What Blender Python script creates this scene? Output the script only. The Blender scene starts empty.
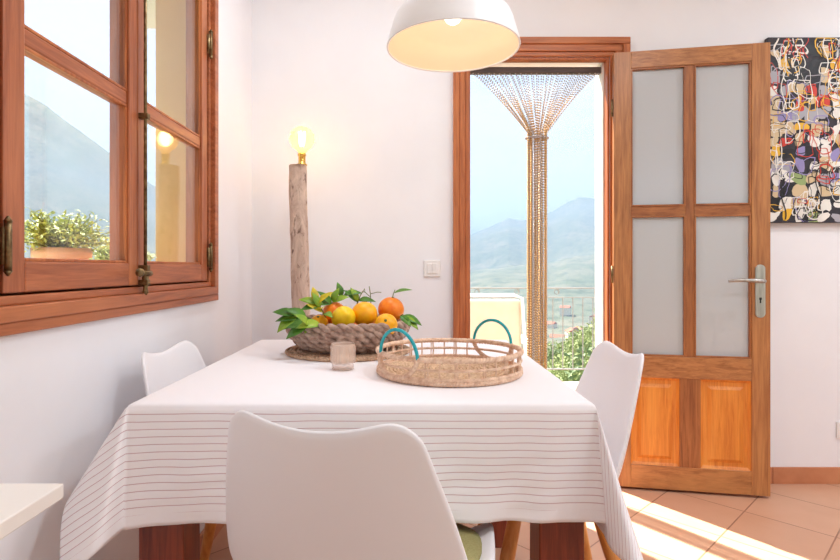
import bpy, math, random
from mathutils import Vector, Matrix
from mathutils.noise import noise as pnoise, fractal
R = math.radians
F = 545.0; CH = 1.03; VX, VY = 408.0, 268.0
WL, WB = -0.747, 2.61        # left wall plane x, back wall plane y
scene = bpy.context.scene
col = scene.collection
rnd = random.Random(7)

# ------------------------------------------------------------------ materials
def nt(name):
    m = bpy.data.materials.new(name); m.use_nodes = True
    n = m.node_tree; b = n.nodes['Principled BSDF']
    return m, n, b
def srgb(r, g, b):
    f = lambda c: (c/255/12.92) if c/255 <= .04045 else ((c/255+.055)/1.055)**2.4
    return (f(r), f(g), f(b), 1)
def mixc(n, fac, a, b):
    x = n.nodes.new('ShaderNodeMix'); x.data_type = 'RGBA'
    n.links.new(fac, x.inputs['Factor'])
    for k, v in (('A', a), ('B', b)):
        s = [i for i in x.inputs if i.name == k and i.type == 'RGBA'][0]
        if isinstance(v, tuple): s.default_value = v
        else: n.links.new(v, s)
    return [o for o in x.outputs if o.type == 'RGBA'][0]
def ramp(n, fac, lo, hi):
    r = n.nodes.new('ShaderNodeMapRange'); n.links.new(fac, r.inputs[0])
    r.inputs[1].default_value = lo; r.inputs[2].default_value = hi
    return r.outputs[0]
def noise_fac(n, scale, vec_scale=(1,1,1), detail=4, coord='Object', rough=.55, dist=0):
    tc = n.nodes.new('ShaderNodeTexCoord'); mp = n.nodes.new('ShaderNodeMapping')
    mp.inputs['Scale'].default_value = vec_scale
    no = n.nodes.new('ShaderNodeTexNoise'); no.inputs['Scale'].default_value = scale
    no.inputs['Detail'].default_value = detail; no.inputs['Roughness'].default_value = rough
    no.inputs['Distortion'].default_value = dist
    n.links.new(tc.outputs[coord], mp.inputs[0]); n.links.new(mp.outputs[0], no.inputs[0])
    return no.outputs[0]
def bump(n, b, fac, strength=.2, dist=.002):
    bp = n.nodes.new('ShaderNodeBump'); bp.inputs['Strength'].default_value = strength
    bp.inputs['Distance'].default_value = dist
    n.links.new(fac, bp.inputs['Height']); n.links.new(bp.outputs[0], b.inputs['Normal'])
def simple(name, c1, c2=None, scale=20, vs=(1,1,1), rough=.5, metal=0, bmp=0, lo=.35, hi=.65, bd=.002, detail=4):
    m, n, b = nt(name)
    b.inputs['Roughness'].default_value = rough; b.inputs['Metallic'].default_value = metal
    f = noise_fac(n, scale, vs, detail)
    n.links.new(mixc(n, ramp(n, f, lo, hi), c1, c2 or c1), b.inputs['Base Color'])
    if bmp: bump(n, b, f, bmp, bd)
    return m
def wood(name, c1, c2, c3, axis, rough=.38, sc=14):
    """grain running along axis 0/1/2"""
    m, n, b = nt(name)
    vs = [6.0]*3; vs[axis] = .35
    f1 = noise_fac(n, sc, tuple(vs), 6, rough=.65, dist=.6)
    vs2 = [1.0]*3; vs2[axis] = .15
    f2 = noise_fac(n, 8, tuple(vs2), 3)
    a = mixc(n, ramp(n, f1, .35, .68), c1, c2)
    n.links.new(mixc(n, ramp(n, f2, .52, .8), a, c3), b.inputs['Base Color'])
    b.inputs['Roughness'].default_value = rough
    bump(n, b, f1, .12, .001)
    return m
def woods(name, c1, c2, c3, **k): return [wood(name+s, c1, c2, c3, i, **k) for i, s in enumerate('_x _y _z'.split())]

M = {}
M['wall'] = simple('white_plaster', srgb(243,243,246), srgb(239,239,243), 3, rough=.9, bmp=.05)
M['ceil'] = simple('ceiling_paint', srgb(246,244,244), rough=.9)
WW = woods('window_wood', srgb(188,112,72), srgb(146,78,48), srgb(202,128,82))
BWD = woods('bar_wood', srgb(172,108,60), srgb(124,68,32), srgb(190,124,70))
FW = woods('frame_wood', srgb(196,116,66), srgb(148,76,38), srgb(212,134,76))
DW = woods('door_wood', srgb(188,128,76), srgb(144,88,48), srgb(204,146,88))
PW = wood('panel_wood', srgb(226,146,58), srgb(196,110,36), srgb(238,166,76), 2)
TW = woods('table_wood', srgb(140,62,38), srgb(92,34,20), srgb(160,80,50), rough=.3)
BW = wood('beech_wood', srgb(226,158,84), srgb(204,128,58), srgb(232,172,100), 2)
M['white_shell'] = simple('white_shell_plastic', srgb(240,238,240), rough=.42)
M['desk'] = simple('white_lacquer', srgb(245,240,232), rough=.35)
M['brass'] = simple('brass', srgb(196,156,84), srgb(150,112,60), 40, rough=.32, metal=1)
M['gold'] = simple('polished_gold', srgb(230,190,100), rough=.2, metal=1)
M['old_brass'] = simple('aged_brass', srgb(150,128,92), srgb(104,84,58), 60, rough=.45, metal=1)
M['steel'] = simple('brushed_steel', srgb(200,196,190), srgb(170,166,160), 90, (1,1,.1), rough=.35, metal=1)
M['black'] = simple('black_hole', srgb(25,22,20), rough=.6)
M['terra_skirt'] = simple('terracotta_skirting', srgb(206,140,100), srgb(188,118,80), 6, rough=.45)
M['pot'] = simple('terracotta_pot', srgb(222,176,140), srgb(205,155,120), 12, rough=.8)
M['orange'] = simple('orange_peel', srgb(246,140,12), srgb(240,120,6), 90, rough=.42, bmp=.35, bd=.001)
M['lemon'] = simple('lemon_peel', srgb(255,216,30), srgb(250,204,20), 70, rough=.42, bmp=.35, bd=.001)
M['amber'] = simple('pale_orange_peel', srgb(255,188,8), srgb(252,172,8), 80, rough=.42, bmp=.35, bd=.001)
M['leaf'] = simple('citrus_leaf', srgb(96,150,44), srgb(60,112,30), 25, rough=.4)
M['leaf_light'] = simple('young_citrus_leaf', srgb(160,186,50), srgb(112,160,44), 25, rough=.4)
M['leaf_yellow'] = simple('yellowed_leaf', srgb(232,206,40), srgb(190,180,50), 25, rough=.45)
M['twig'] = simple('twig', srgb(110,120,60), rough=.7)
M['bowl'] = simple('seagrass_rope', srgb(196,168,150), srgb(140,112,98), 45, rough=.85, bmp=.5)
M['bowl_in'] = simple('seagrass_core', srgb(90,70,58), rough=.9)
M['mat'] = simple('rush_braid', srgb(222,190,160), srgb(172,136,108), 60, rough=.85, bmp=.4)
M['straw'] = simple('straw', srgb(244,214,188), srgb(214,174,146), 70, rough=.8, bmp=.6)
M['straw_dk'] = simple('straw_base', srgb(242,212,178), srgb(208,170,136), 110, rough=.85, bmp=.9, bd=.004)
M['teal'] = simple('teal_cord', srgb(30,178,186), srgb(20,158,168), 60, rough=.4)
M['olive'] = simple('olive_fabric', srgb(164,156,104), srgb(148,140,90), 300, rough=.95, bmp=.4, bd=.001)
M['cream'] = simple('cream_fabric', srgb(212,194,170), srgb(204,186,162), 10, rough=.9)
M['ext_yellow'] = simple('ochre_render', srgb(240,208,160), srgb(232,198,146), 4, rough=.9)
M['ext_white'] = simple('white_render', srgb(240,238,232), rough=.9)
M['rail'] = simple('grey_iron', srgb(150,152,152), rough=.6, metal=.3)
M['white_plastic'] = simple('white_switch_plastic', srgb(236,234,232), rough=.35)
M['shade_out'] = simple('white_enamel', srgb(246,246,248), rough=.35)
M['shade_in'] = simple('cream_enamel', srgb(248,228,204), rough=.5)
M['cloth_cord'] = simple('cord', srgb(235,235,235), rough=.6)
M['wax'] = simple('wax', srgb(236,214,190), rough=.5)
M['curtain_rail'] = simple('dark_walnut_rail', srgb(92,72,62), srgb(72,54,46), 30, (.2,3,3), rough=.5)
M['bead_gold'] = simple('gold_bead', srgb(236,192,124), srgb(186,140,84), 200, rough=.3, metal=.3)
M['bead_silver'] = simple('silver_bead', srgb(210,198,190), srgb(150,134,126), 200, rough=.3, metal=.3)
M['balcony'] = simple('balcony_tile', srgb(214,180,150), srgb(198,160,130), 4, rough=.7)
M['bark'] = simple('tree_bark', srgb(110,92,70), rough=.9)
M['house_wall'] = simple('pale_house_render', srgb(232,222,206), rough=.9)
M['roof'] = simple('roof_tile', srgb(190,120,90), srgb(160,96,72), 3, rough=.9)
M['tree1'] = simple('olive_foliage', srgb(190,196,140), srgb(140,156,104), .9, rough=.8)
M['tree2'] = simple('dark_foliage', srgb(146,162,116), srgb(104,126,88), .9, rough=.8)
M['plant'] = simple('garden_leaf', srgb(206,210,110), srgb(150,168,80), 30, rough=.6)

def glass(name, color=(1,1,1,1), rough=0.0, ior=1.45):
    m, n, b = nt(name)
    b.inputs['Base Color'].default_value = color
    b.inputs['Transmission Weight'].default_value = 1; b.inputs['Roughness'].default_value = rough
    b.inputs['IOR'].default_value = ior
    return m
def thin_glass(name):
    # thin pane: clear transmission with fresnel reflection
    m = bpy.data.materials.new(name); m.use_nodes = True; n = m.node_tree; n.nodes.clear()
    o = n.nodes.new('ShaderNodeOutputMaterial'); mx = n.nodes.new('ShaderNodeMixShader')
    t = n.nodes.new('ShaderNodeBsdfTransparent'); g = n.nodes.new('ShaderNodeBsdfGlossy')
    g.inputs['Roughness'].default_value = 0.0; t.inputs['Color'].default_value = (.97,.985,.98,1)
    fr = n.nodes.new('ShaderNodeFresnel'); ge = n.nodes.new('ShaderNodeNewGeometry'); mr = n.nodes.new('ShaderNodeMapRange')
    mr.inputs[3].default_value = 1.5; mr.inputs[4].default_value = 1/1.5
    n.links.new(ge.outputs['Backfacing'], mr.inputs[0]); n.links.new(mr.outputs[0], fr.inputs['IOR'])
    n.links.new(fr.outputs[0], mx.inputs[0]); n.links.new(t.outputs[0], mx.inputs[1]); n.links.new(g.outputs[0], mx.inputs[2])
    n.links.new(mx.outputs[0], o.inputs[0]); return m
M['glass'] = thin_glass('window_glass')
def frosted():
    m = bpy.data.materials.new('frosted_glass'); m.use_nodes = True; n = m.node_tree; n.nodes.clear()
    o = n.nodes.new('ShaderNodeOutputMaterial')
    tl = n.nodes.new('ShaderNodeBsdfTranslucent'); tl.inputs['Color'].default_value = (.93,.97,1,1)
    df = n.nodes.new('ShaderNodeBsdfDiffuse'); df.inputs['Color'].default_value = (.92,.95,.97,1)
    gl = n.nodes.new('ShaderNodeBsdfGlossy'); gl.inputs['Roughness'].default_value = .12
    a = n.nodes.new('ShaderNodeMixShader'); a.inputs[0].default_value = .5
    fr = n.nodes.new('ShaderNodeFresnel'); fr.inputs['IOR'].default_value = 1.5
    c = n.nodes.new('ShaderNodeMixShader')
    n.links.new(tl.outputs[0], a.inputs[1]); n.links.new(df.outputs[0], a.inputs[2])
    n.links.new(fr.outputs[0], c.inputs[0]); n.links.new(a.outputs[0], c.inputs[1]); n.links.new(gl.outputs[0], c.inputs[2])
    n.links.new(c.outputs[0], o.inputs[0]); return m
M['frost'] = frosted()
def cup_glass():
    m, n, b = nt('tinted_candle_glass'); b.inputs['Base Color'].default_value = (.86,.68,.56,1); b.inputs['Roughness'].default_value = .12
    b.inputs['Alpha'].default_value = .40; b.inputs['Coat Weight'].default_value = .6; return m
M['ribglass'] = cup_glass()
def amber():
    m = bpy.data.materials.new('amber_bulb_glass'); m.use_nodes = True; n = m.node_tree; n.nodes.clear()
    o = n.nodes.new('ShaderNodeOutputMaterial'); mx = n.nodes.new('ShaderNodeMixShader'); mx.inputs[0].default_value = .30
    t = n.nodes.new('ShaderNodeBsdfTransparent'); t.inputs['Color'].default_value = (1,.86,.62,1)
    g = n.nodes.new('ShaderNodeBsdfTranslucent'); g.inputs['Color'].default_value = (1,.74,.44,1)
    n.links.new(t.outputs[0], mx.inputs[1]); n.links.new(g.outputs[0], mx.inputs[2]); n.links.new(mx.outputs[0], o.inputs[0]); return m
M['bulbglass'] = amber()
def emit(name, c, s):
    m, n, b = nt(name)
    b.inputs['Base Color'].default_value = c
    b.inputs['Emission Color'].default_value = c; b.inputs['Emission Strength'].default_value = s
    return m

def floor_mat():
    m, n, b = nt('terracotta_floor_tiles')
    tc = n.nodes.new('ShaderNodeTexCoord'); mp = n.nodes.new('ShaderNodeMapping')
    mp.vector_type = 'TEXTURE'
    mp.inputs['Location'].default_value = (1.423, 2.306, 0); mp.inputs['Rotation'].default_value = (0,0,R(43.9))
    br = n.nodes.new('ShaderNodeTexBrick'); br.offset = 0; br.squash = 1
    br.inputs['Scale'].default_value = 1; br.inputs['Brick Width'].default_value = .308
    br.inputs['Row Height'].default_value = .308; br.inputs['Mortar Size'].default_value = .0028
    br.inputs['Mortar Smooth'].default_value = .2
    br.inputs['Color1'].default_value = srgb(214,168,138); br.inputs['Color2'].default_value = srgb(206,158,128)
    br.inputs['Mortar'].default_value = srgb(150,104,80)
    n.links.new(tc.outputs['Object'], mp.inputs[0]); n.links.new(mp.outputs[0], br.inputs[0])
    f = noise_fac(n, 5, detail=6)
    mx = mixc(n, ramp(n, f, .4, .75), br.outputs['Color'], srgb(198,146,114))
    mm = n.nodes.new('ShaderNodeMix'); mm.data_type = 'RGBA'; mm.inputs['Factor'].default_value = .45
    A = [i for i in mm.inputs if i.type == 'RGBA']
    n.links.new(br.outputs['Color'], A[0]); n.links.new(mx, A[1])
    n.links.new([o for o in mm.outputs if o.type == 'RGBA'][0], b.inputs['Base Color'])
    b.inputs['Roughness'].default_value = .42
    iv = n.nodes.new('ShaderNodeMath'); iv.operation = 'SUBTRACT'; iv.inputs[0].default_value = 1
    n.links.new(br.outputs['Fac'], iv.inputs[1]); bump(n, b, iv.outputs[0], .6, .002)
    return m
M['floor'] = floor_mat()

TX0, TX1, TY0, TY1, TZ = -.572, .382, 1.117, 2.115, .752
def cloth_mat():
    m, n, b = nt('striped_cotton')
    uv = n.nodes.new('ShaderNodeTexCoord'); sp = n.nodes.new('ShaderNodeSeparateXYZ')
    n.links.new(uv.outputs['UV'], sp.inputs[0])
    def mth(op, a, bb=None):
        x = n.nodes.new('ShaderNodeMath'); x.operation = op
        for i, v in enumerate((a, bb)):
            if v is None: continue
            if isinstance(v, (int, float)): x.inputs[i].default_value = v
            else: n.links.new(v, x.inputs[i])
        return x.outputs[0]
    # UV y holds the distance over the near edge + 1 ; UV x along
    d = mth('SUBTRACT', sp.outputs[1], 1.0)
    wob = noise_fac(n, 8, (1,1,1), 2)
    d2 = mth('ADD', d, mth('MULTIPLY', mth('SUBTRACT', wob, .5), .004))
    ph = mth('FRACT', mth('DIVIDE', d2, .0147))
    line = mth('LESS_THAN', ph, .105)
    rng = mth('MULTIPLY', mth('GREATER_THAN', d, .010), mth('LESS_THAN', d, .206))
    fac = mth('MULTIPLY', mth('MULTIPLY', line, rng), .62)
    n.links.new(mixc(n, fac, srgb(248,245,247), srgb(168,92,104)), b.inputs['Base Color'])
    b.inputs['Roughness'].default_value = .95
    b.inputs['Sheen Weight'].default_value = .1
    f = noise_fac(n, 500, (1,1,1), 2); bump(n, b, f, .15, .0006)
    return m
M['cloth'] = cloth_mat()

def driftwood():
    m, n, b = nt('driftwood')
    f = noise_fac(n, 9, (2.2,2.2,.8), 8, rough=.7, dist=1.2)
    f2 = noise_fac(n, 26, (1.5,1.5,.7), 5, dist=1)
    a = mixc(n, ramp(n, f, .35, .7), srgb(222,198,180), srgb(170,140,124))
    n.links.new(mixc(n, ramp(n, f2, .58, .7), a, srgb(120,92,80)), b.inputs['Base Color'])
    b.inputs['Roughness'].default_value = .9; bump(n, b, f2, .8, .008)
    return m
M['drift'] = driftwood()
def terrain_mat():
    m, n, b = nt('hillside')
    f = noise_fac(n, .012, (1,1,1), 8, rough=.7)
    f2 = noise_fac(n, .05, (1,1,1), 6, rough=.7)
    a = mixc(n, ramp(n, f, .4, .62), srgb(88,98,76), srgb(120,116,98))
    n.links.new(mixc(n, ramp(n, f2, .5, .62), a, srgb(62,76,58)), b.inputs['Base Color'])
    b.inputs['Roughness'].default_value = 1
    return m
M['terrain'] = terrain_mat()

# ------------------------------------------------------------------ mesh helpers
class MB:
    def __init__(s): s.v = []; s.f = []; s.mi = []; s.cur = 0; s.uv = None
    def add(s, vs, fs):
        o = len(s.v); s.v += [tuple(v) for v in vs]
        for f in fs: s.f.append(tuple(o+i for i in f)); s.mi.append(s.cur)
        return s
    def box(s, x0, x1, y0, y1, z0, z1):
        return s.add([(x,y,z) for z in (z0,z1) for y in (y0,y1) for x in (x0,x1)],
              [(0,2,3,1),(4,5,7,6),(0,1,5,4),(2,6,7,3),(0,4,6,2),(1,3,7,5)])
    def obox(s, c, size, mat=Matrix.Identity(3)):
        h = [q/2 for q in size]
        vs = [Vector(c)+mat@Vector((a*h[0],b*h[1],d*h[2])) for d in (-1,1) for b in (-1,1) for a in (-1,1)]
        return s.add(vs, [(0,2,3,1),(4,5,7,6),(0,1,5,4),(2,6,7,3),(0,4,6,2),(1,3,7,5)])
    def tube(s, pts, r, n=8, closed=False, caps=True):
        pts = [Vector(p) for p in pts]; N = len(pts)
        rs = r if isinstance(r, (list, tuple)) else [r]*N
        tans = []
        for i in range(N):
            a = pts[(i-1) % N] if closed or i else pts[0]; b = pts[(i+1) % N] if closed or i < N-1 else pts[-1]
            t = (b-a); tans.append(t.normalized() if t.length > 1e-9 else Vector((0,0,1)))
        up = Vector((0,0,1)) if abs(tans[0].z) < .9 else Vector((1,0,0))
        nrm = (up - tans[0]*up.dot(tans[0])).normalized(); vs = []
        for i in range(N):
            nrm = (nrm - tans[i]*nrm.dot(tans[i]))
            nrm = nrm.normalized() if nrm.length > 1e-6 else tans[i].orthogonal().normalized()
            bi = tans[i].cross(nrm)
            for k in range(n):
                a = 2*math.pi*k/n
                vs.append(pts[i] + (nrm*math.cos(a)+bi*math.sin(a))*rs[i])
        fs = []
        for i in range(N if closed else N-1):
            j = (i+1) % N
            for k in range(n): fs.append((i*n+k, i*n+(k+1) % n, j*n+(k+1) % n, j*n+k))
        if caps and not closed:
            fs.append(tuple(reversed(range(n)))); fs.append(tuple((N-1)*n+k for k in range(n)))
        return s.add(vs, fs)
    def lathe(s, prof, c=(0,0,0), n=40, axis=None, closed=False):
        """prof list of (r, z)"""
        vs = []; fs = []; P = len(prof)
        for r, z in prof:
            for k in range(n):
                a = 2*math.pi*k/n; vs.append(Vector((r*math.cos(a), r*math.sin(a), z)))
        for i in range(P if closed else P-1):
            j = (i+1) % P
            for k in range(n): fs.append((i*n+k, i*n+(k+1) % n, j*n+(k+1) % n, j*n+k))
        if not closed:
            if prof[0][0] > 1e-5: fs.append(tuple(reversed(range(n))))
            if prof[-1][0] > 1e-5: fs.append(tuple((P-1)*n+k for k in range(n)))
        if axis is not None: vs = [axis@v for v in vs]
        return s.add([v+Vector(c) for v in vs], fs)
    def grid(s, fn, nu, nv):
        vs = [fn(i/nu, j/nv) for i in range(nu+1) for j in range(nv+1)]
        fs = [(i*(nv+1)+j, (i+1)*(nv+1)+j, (i+1)*(nv+1)+j+1, i*(nv+1)+j+1) for i in range(nu) for j in range(nv)]
        return s.add(vs, fs)
    def leaf(s, p, d, up, L, W, bend=.25, seg=6):
        d = Vector(d).normalized(); up = Vector(up); side = d.cross(up)
        side = side.normalized() if side.length > 1e-5 else d.orthogonal().normalized(); nn = side.cross(d)
        vs = []
        for i in range(seg+1):
            t = i/seg; w = W*math.sin(math.pi*min(1, t**.85))*.5+.0004
            c = Vector(p)+d*(L*t)-nn*(bend*L*t*t)
            vs += [c-side*w+nn*w*.35, c, c+side*w+nn*w*.35]
        fs = []
        for i in range(seg):
            a = i*3; fs += [(a,a+1,a+4,a+3),(a+1,a+2,a+5,a+4)]
        return s.add(vs, fs)
    def build(s, name, mat, parent=None, smooth=False, bevel=0, subsurf=0, solid=0, auto=None, bseg=2):
        me = bpy.data.meshes.new(name)
        o = Vector((0,0,0))
        if parent is not None:
            o = parent.get('_w', None); o = Vector(o) if o is not None else Vector((0,0,0))
        me.from_pydata([(v[0]-o.x, v[1]-o.y, v[2]-o.z) for v in s.v], [], s.f)
        mats = mat if isinstance(mat, list) else [mat]
        for m in mats: me.materials.append(m)
        if len(mats) > 1: me.polygons.foreach_set('material_index', s.mi)
        if s.uv:
            l = me.uv_layers.new(name='UVMap')
            for lp in me.loops: l.data[lp.index].uv = s.uv[lp.vertex_index]
        if smooth: me.polygons.foreach_set('use_smooth', [True]*len(me.polygons))
        me.update()
        ob = bpy.data.objects.new(name, me); col.objects.link(ob)
        if parent is not None: ob.parent = parent; ob['_w'] = tuple(o)
        if solid:
            q = ob.modifiers.new('s', 'SOLIDIFY'); q.thickness = solid; q.offset = 0
        if bevel:
            q = ob.modifiers.new('b', 'BEVEL'); q.width = bevel; q.segments = bseg; q.limit_method = 'ANGLE'; q.angle_limit = R(40)
        if subsurf:
            q = ob.modifiers.new('u', 'SUBSURF'); q.levels = subsurf; q.render_levels = subsurf
        return ob
def tag(o, label=None, cat=None, group=None, kind=None):
    for k, v in (('label',label),('category',cat),('group',group),('kind',kind)):
        if v: o[k] = v
    return o
def thing(name, loc, label=None, cat=None, group=None, kind=None):
    o = bpy.data.objects.new(name, None); col.objects.link(o); o.location = loc; o.empty_display_size = .05
    o['_w'] = tuple(loc)
    return tag(o, label, cat, group, kind)
def rebase(o, loc):
    """move a single-mesh thing's origin to loc"""
    for v in o.data.vertices: v.co -= Vector(loc)
    o.location = loc; return o
def copy_tree(o, parent=None):
    c = o.copy(); col.objects.link(c); c.parent = parent
    for ch in [x for x in bpy.data.objects if x.parent == o]: copy_tree(ch, c)
    return c
def rope(mb, path, r_h, r_t, pitch, n=6, closed=True, hand=1, strands=2, sub=10):
    """twisted strands around a closed path of points"""
    pts = [Vector(p) for p in path]; N = len(pts)
    seg = [(pts[(i+1) % N]-pts[i]).length for i in range(N if closed else N-1)]
    tot = sum(seg); turns = max(1, round(tot/pitch)); M_ = turns*sub
    cum = [0]
    for q in seg: cum.append(cum[-1]+q)
    def at(d):
        d = d % tot if closed else min(d, tot-1e-6)
        lo, hi = 0, len(seg)-1
        while lo < hi:
            m_ = (lo+hi+1)//2
            if cum[m_] <= d: lo = m_
            else: hi = m_-1
        t = (d-cum[lo])/seg[lo]; a = pts[lo]; b = pts[(lo+1) % N]
        return a.lerp(b, t), (b-a).normalized()
    for k in range(strands):
        out = []
        for i in range(M_ if closed else M_+1):
            p, t = at(tot*i/M_); up = Vector((0,0,1)); s_ = t.cross(up)
            s_ = s_.normalized() if s_.length > 1e-4 else Vector((1,0,0)); u_ = s_.cross(t)
            a = hand*2*math.pi*i/sub + 2*math.pi*k/strands
            out.append(p+(s_*math.cos(a)+u_*math.sin(a))*r_h)
        mb.tube(out, r_t, n, closed=closed)
def circ(c, r, z, n=72, wob=0): return [(c[0]+r*math.cos(2*math.pi*i/n), c[1]+r*math.sin(2*math.pi*i/n), z+wob*math.sin(3*2*math.pi*i/n)) for i in range(n)]

# ------------------------------------------------------------------ setting
RX1, RY0, CZ = 3.3, -2.7, 2.62
DX0, DX1, DZ = .290, .965, 2.040      # door opening
WT = .13
WY0, WY1, WZ0, WZ1 = .965, 2.075, .94, 2.11   # window opening
def st(name, mb, mat, **k): return tag(mb.build(name, mat, **k), kind='structure')
o = st('floor', MB().box(WL-.2, RX1+.1, RY0-.1, WB+WT, -.12, 0), M['floor'])
st('ceiling', MB().box(WL-.2, RX1+.1, RY0-.1, WB+WT, CZ, CZ+.12), M['ceil'])
b = MB().box(WL, DX0, WB, WB+WT, 0, CZ).box(DX1, RX1+.1, WB, WB+WT, 0, CZ).box(DX0, DX1, WB, WB+WT, DZ, CZ)
st('wall_back', b, M['wall'])
# left wall: plaster inside, ochre outside and in the outer reveal
b = MB().box(WL-.05, WL, RY0-.1, WY0, 0, CZ).box(WL-.05, WL, WY1, WB+WT, 0, CZ).box(WL-.05, WL, WY0, WY1, 0, WZ0).box(WL-.05, WL, WY0, WY1, WZ1, CZ)
b.cur = 1
b.box(WL-.2, WL-.05, RY0-.1, WY0, 0, CZ).box(WL-.2, WL-.05, WY1-.03, WB+WT, 0, CZ).box(WL-.2, WL-.05, WY0, WY1-.03, 0, WZ0).box(WL-.2, WL-.05, WY0, WY1-.03, WZ1, CZ)
st('wall_left', b, [M['wall'], M['ext_yellow']])
st('wall_right', MB().box(RX1, RX1+.1, RY0-.1, WB+WT, 0, CZ), M['wall'])
OX0, OX1, OZ = -.05, 3.1, 2.45  # unseen rear opening, added and sized to let sky light into the room
b = MB().box(WL, OX0, RY0-.1, RY0, 0, CZ).box(OX1, RX1, RY0-.1, RY0, 0, CZ).box(OX0, OX1, RY0-.1, RY0, OZ, CZ)
st('wall_rear', b, M['wall'])
b = MB()
x = DX1+.115
n_ = 0
while x < RX1:
    w = .31 if n_ else .62-.0
    x1 = min(x+.33, RX1); b.box(x+.0012, x1-.0012, WB-.012, WB, 0.0, .078); x = x1; n_ += 1
x = WL
while x < DX0-.09:
    x1 = min(x+.33, DX0-.085); b.box(x+.0012, x1-.0012, WB-.012, WB, 0.0, .078); x = x1
st('baseboard_back', b, M['terra_skirt'], bevel=.002)
b = MB(); y = RY0
while y < WB-.012:
    y1 = min(y+.33, WB-.012); b.box(WL, WL+.012, y+.0012, y1-.0012, 0, .078); y = y1
st('baseboard_left', b, M['terra_skirt'], bevel=.002)
# unseen eave, added and sized to keep direct sun off the window
st('trim_1', MB().box(WL-.56, WL-.2, RY0, WB+.1, 2.22, 2.3), M['ext_white'])
st('trim_2', MB().box(WL-.42, WL-.2, .8, WB, .9, .945), M['ext_white'], bevel=.005)

# ---- door_1: casing + jamb + leaf
d1 = thing('door_1', (DX0, WB, 0), kind='structure')
b = MB()
CWL, CWR, CWT = .075, .090, .086
def casing(b, d0, d1_, inset0, inset1, head):
    """profile strip around opening between inset0..inset1 (fractions of casing width), protruding d0"""
    x0a, x0b = DX0-CWL*inset1, DX0-CWL*inset0; x1a, x1b = DX1+CWR*inset0, DX1+CWR*inset1
    za, zb = DZ+CWT*inset0, DZ+CWT*inset1
    if head: b.box(x0a, x1b, WB-d0, WB-d1_, za, zb)
    else: b.box(x0a, x0b, WB-d0, WB-d1_, 0, za); b.box(x1a, x1b, WB-d0, WB-d1_, 0, za)
casing(b, .030, 0, .62, 1.0, 0); casing(b, .022, 0, .24, .62, 0); casing(b, .014, 0, 0, .24, 0)
fr = b.build('door_frame', FW[2], d1, bevel=.003)
b = MB(); casing(b, .030, 0, .62, 1.0, 1); casing(b, .022, 0, .24, .62, 1); casing(b, .014, 0, 0, .24, 1)
b.build('frame_head', FW[0], d1, bevel=.003)
b = MB(); 
b.box(DX0, DX0+.008, WB, WB+.045, 0, DZ).box(DX1-.010, DX1, WB, WB+.045, 0, DZ).box(DX0+.008, DX1-.010, WB, WB+.045, DZ-.010, DZ)
b.build('door_jamb', FW[2], d1, bevel=.0015)
MB().box(DX1-.018, DX1, WB+.046, WB+WT+.02, 0, DZ).build('outer_jamb', M['ext_white'], d1)
# leaf, hinged on the right casing; local axis a from hinge to lock side
hx, hy = (613-VX)/F*2.565, 2.565
ex, ey = (768.5-VX)/F*2.445, 2.445
ax = Vector((ex-hx, ey-hy, 0)); LW = ax.length; ax.normalize(); an = Vector((ax.y, -ax.x, 0))   # an faces the room
leafm = Matrix((ax, -an, Vector((0,0,1)))).transposed()
def lp(a, d, z): return Vector((hx,hy,0))+ax*a+an*d+Vector((0,0,z))
def lbox(b, a0, a1, z0, z1, d0=-.02, d1_=.02):
    return b.obox(lp((a0+a1)/2, (d0+d1_)/2, (z0+z1)/2), (a1-a0, abs(d1_-d0), z1-z0), leafm)
S = .076; MX = LW*.500; LT = 2.036; LB = .012
Z_gt, Z_m1, Z_m0, Z_gb, Z_pt, Z_pb = LT-.078, 1.315, 1.272, .622, .523, .118
b = MB()
lbox(b, 0, S, LB, LT); lbox(b, LW-S, LW, LB, LT)
b2 = MB(); lbox(b2, S, LW-S, Z_gt, LT); lbox(b2, S, LW-S, Z_pt, Z_gb); lbox(b2, S, LW-S, LB, Z_pb)
leaf = b.build('door_leaf', DW[2], d1, bevel=.002)
b2.build('door_rail', DW[0], leaf, bevel=.002)
b = MB(); lbox(b, MX-.018, MX+.018, Z_gb, Z_gt, -.014, .014); lbox(b, MX-.045, MX+.045, Z_pb, Z_pt, -.018, .018)
bh = MB(); lbox(bh, S, MX-.018, Z_m0, Z_m1, -.014, .014); lbox(bh, MX+.018, LW-S, Z_m0, Z_m1, -.014, .014)
for (a0, a1) in ((S, MX-.018), (MX+.018, LW-S)):
    for (z0, z1) in ((Z_gb, Z_m0), (Z_m1, Z_gt)):
        t = .008
        lbox(b, a0, a0+t, z0, z1, -.012, .017); lbox(b, a1-t, a1, z0, z1, -.012, .017)
        lbox(bh, a0+t, a1-t, z0, z0+t, -.012, .017); lbox(bh, a0+t, a1-t, z1-t, z1, -.012, .017)
b.build('mullion', BWD[2], leaf, bevel=.0015); bh.build('glazing_bar', BWD[0], leaf, bevel=.0015)
for (a0, a1) in ((S, MX-.018), (MX+.018, LW-S)):
    for (z0, z1) in ((Z_gb, Z_m0), (Z_m1, Z_gt)):
        g = MB(); lbox(g, a0+.002, a1-.002, z0+.002, z1-.002, -.0025, .0025); g.build('glass_pane', M['frost'], leaf)
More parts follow.
